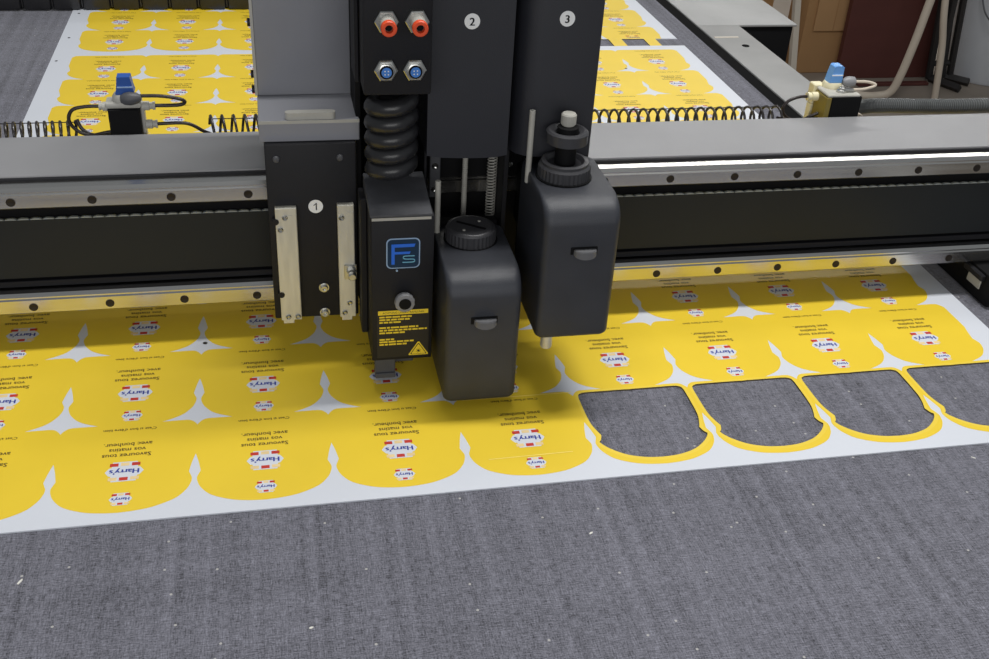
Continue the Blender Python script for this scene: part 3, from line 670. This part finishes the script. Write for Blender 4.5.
bm = new(); lathe(bm, [(0.0063, 0), (0.0063, .014), (0.0076, .0145), (0.0076, .0235), (.0064, .0250)], (cx + .001, cy + .004, 0.2720), (0, 0, 1), 40, knurl=.04, kr=(2, 3)); obj('adjusting_knob', bm, M['fitting'], t3, 30)
bm = new(); cyl(bm, (0.4700, .1180, .2200), (0.4700, .1180, .2960), .0030, 12, .0004); obj('guide_pin', bm, M['fitting'], t3)
bm = new(); lathe(bm, [(0.0055, 0), (0.0062, .0015), (0.0058, .0170)], (0.4835, .044, .0695), (0, 0, 1), 20, mi=0); tp = obj('tool_tip', bm, M['alu'], t3)

# ================================================================ CABLE CHAIN (far end of the table)
ch = thing('cable_chain', 'black segmented cable chain lying across the far end of the felt', 'cable chain', (0, 1.55, 0))
first = None
for i in range(14):
    x = -0.55 + i * 0.0580
    if first is None:
        b = new(); box(b, (x, 1.480, 0.0003), (x + .0530, 1.64, 0.060), .006, 2); box(b, (x + .0532, 1.488, 0.004), (x + .0578, 1.63, 0.055), .001, 1)
        first = obj('chain_link', b, M['rubber'], ch)
    else:
        k = first.copy(); COL.objects.link(k); k.location = (i * .058, -0.0014 * i if False else 0, 0)
# ================================================================ BACKGROUND
bm = new(); prism(bm, [(2.46, -.95), (2.50, -.95), (2.51, .35), (2.47, .35)], 4.0, 4.03, 'xz')
bm.free()
bm = new()
for p, q in (((2.640, 3.665, -.95), (2.450, 3.645, .30)),):
    s = bmesh.new(); bmesh.ops.create_cube(s, size=1)
    for v_ in s.verts:
        base = Vector(p) if v_.co.z < 0 else Vector(q); v_.co = base + V(v_.co.x * .028, v_.co.y * .03, 0)
    merge(bm, s)
o = obj('wooden_post', bm, M['post'], None, None, origin=(2.60, 3.68, -.95)); tag(o, 'off-white painted post standing beside the cardboard box', 'post')
bx_ = thing('cardboard_box', 'tall brown cardboard box standing on the floor behind the table', 'box', (2.8, 3.9, -.95))
bm = new(); box(bm, (2.672, 3.70, -.95), (2.900, 3.88, -.05), .003, 1); obj('carton', bm, M['card'], bx_)
bm = new(); box(bm, (2.715, 3.688, -.745), (2.895, 3.699, -.06), .001, 1); obj('flap', bm, M['card2'], bx_)
bm = new(); box(bm, (2.81, 3.686, -.745), (2.814, 3.6878, -.06)); obj('flap_fold', bm, M['card'], bx_)
bx2 = new(); box(bx2, (2.30, 3.95, -.95), (2.62, 4.4, -.1), .003, 1); o = obj('cardboard_box', bx2, M['card'], None, origin=(2.46, 4.1, -.95)); tag(o, 'brown cardboard box left of the off-white post, mostly hidden', 'box')
b_ = new()
s = bmesh.new(); bmesh.ops.create_cube(s, size=1)
for v_ in s.verts:
    zt = v_.co.z > 0; v_.co = V(2.845 if v_.co.x < 0 else 3.325, (3.63 if not zt else 3.66) + v_.co.y * .03, -.949 if not zt else .35)
merge(b_, s)
o = obj('wooden_board', b_, M['redwood'], None, None, origin=(3.1, 3.62, -.95)); tag(o, 'dark red-brown board leaning upright between the cardboard box and the beige tubes', 'board')
bm = new(); box(bm, (2.90, 3.50, -.9495), (3.26, 3.53, -.935), .002, 1); o = obj('floor_batten', bm, M['redwood'], None, origin=(3.1, 3.5, -.95)); tag(o, 'thin reddish batten on the floor in front of the leaning board', 'batten')
bm = new(); tube(bm, spline([(3.14, 3.38, .05), (3.035, 3.32, -.45), (2.995, 3.30, -.67), (2.967, 3.30, -.83), (2.945, 3.31, -.905), (2.90, 3.33, -.928), (2.84, 3.34, -.931), (2.74, 3.40, -.931), (2.55, 3.5, -.931)], 10), .018, 12)
o = obj('bent_tube', bm, M['beige'], None, 60, origin=(2.95, 3.3, -.95)); tag(o, 'beige tube that bends along the floor in front of the red-brown board', 'tube')
bm = new(); tube(bm, spline([(3.10, 3.45, .05), (3.105, 3.33, -.49), (3.143, 3.31, -.712), (3.172, 3.30, -.95)], 8), .015, 12)
o = obj('straight_tube', bm, M['beige'], None, 60, origin=(3.17, 3.3, -.95)); tag(o, 'beige tube rising in front of the black trolley, left of the pale bin', 'tube')
r = thing('folding_trolley', 'black metal trolley frame standing between the beige tubes and the pale bin', 'trolley', (3.3, 3.6, -.95))
for p, q, wd in (((3.29, 3.55, -.93), (3.355, 3.40, -.93), .03), ((3.38, 3.565, -.93), (3.455, 3.48, -.93), .03)):
    p, q = Vector(p), Vector(q)
    bm = new(); tube(bm, [p, q], .0199, 4); obj('foot', bm, M['rack'], r, None)
for p, q in (((3.285, 3.55, -.93), (3.14, 3.50, .1)), ((3.33, 3.55, -.93), (3.20, 3.47, .1)), ((3.40, 3.56, -.93), (3.235, 3.49, .1)), ((3.36, 3.56, -.93), (3.19, 3.55, .1))):
    bm = new(); tube(bm, [p, q], .017, 8); obj('upright', bm, M['rack'], r)
for z in (-.86,):
    bm = new(); tube(bm, [(3.27, 3.55, z), (3.40, 3.56, z)], .014, 8); obj('cross_bar', bm, M['rack'], r)
bn = thing('waste_bin', 'tall pale grey plastic bin with a wire handle at the right edge', 'bin', (3.66, 3.66, -.95))
bm = new(); lathe(bm, [(0.205, 0), (0.215, .012), (0.285, .62), (.300, .63), (.300, .66), (.285, .66), (.28, .60)], (3.650, 3.66, -.949), (0, 0, 1), 48); obj('bucket', bm, M['bin'], bn, 40)
hnd = spline([(3.40, 3.51, -.50), (3.41, 3.44, -.60), (3.50, 3.385, -.665), (3.62, 3.365, -.665)], 8)
bm = new(); tube(bm, [(3.650 + .266 * math.cos(a_ / 30 * 2 * PI), 3.66 + .266 * math.sin(a_ / 30 * 2 * PI), -.535) for a_ in range(31)], .0035, 6); obj('rim_wire', bm, M['wire'], bn)
bm = new(); tube(bm, hnd, .004, 6); obj('handle', bm, M['wire'], bn)

# ---- small scraps on the felt
def scrap(x, y, a, l, w_, lab):
    b = new(); u = V(math.cos(a), math.sin(a), 0) * l / 2; n = V(-u.y, u.x, 0).normalized() * w_ / 2; cpt = V(x, y, 0)
    poly = [tuple((cpt + p)[:2]) for p in (-u - n * .6, u * .2 - n, u - n * .5, u + n * .4, u * .1 + n, -u + n * .8)]
    prism(b, poly, ZM + .0001, ZM + .0008, 'xy'); o = obj('paper_scrap', b, M['paper'], None, None, origin=(x, y, ZM)); tag(o, lab, 'paper scrap', 'paper scraps on the felt')
import json
for x, y, a, l, w_, lab in ((-0.006, -0.147, 1.1, .0062, .0020, 'tiny curled white paper scrap on the felt at the far left front'),
                            (0.905, -0.106, 2.5, .0045, .0012, 'tiny white sliver on the felt in front of the sheet at the right'),
                            (0.228, -0.232, .3, .0035, .0018, 'tiny white fleck on the felt near the front edge of the picture'),
                            (0.483, -0.158, .6, .0040, .0018, 'tiny white fleck on the felt in front of the raised module')):
    scrap(x, y, a, l, w_, lab)

for o in bpy.data.objects:
    if '_o' in o: del o['_o']
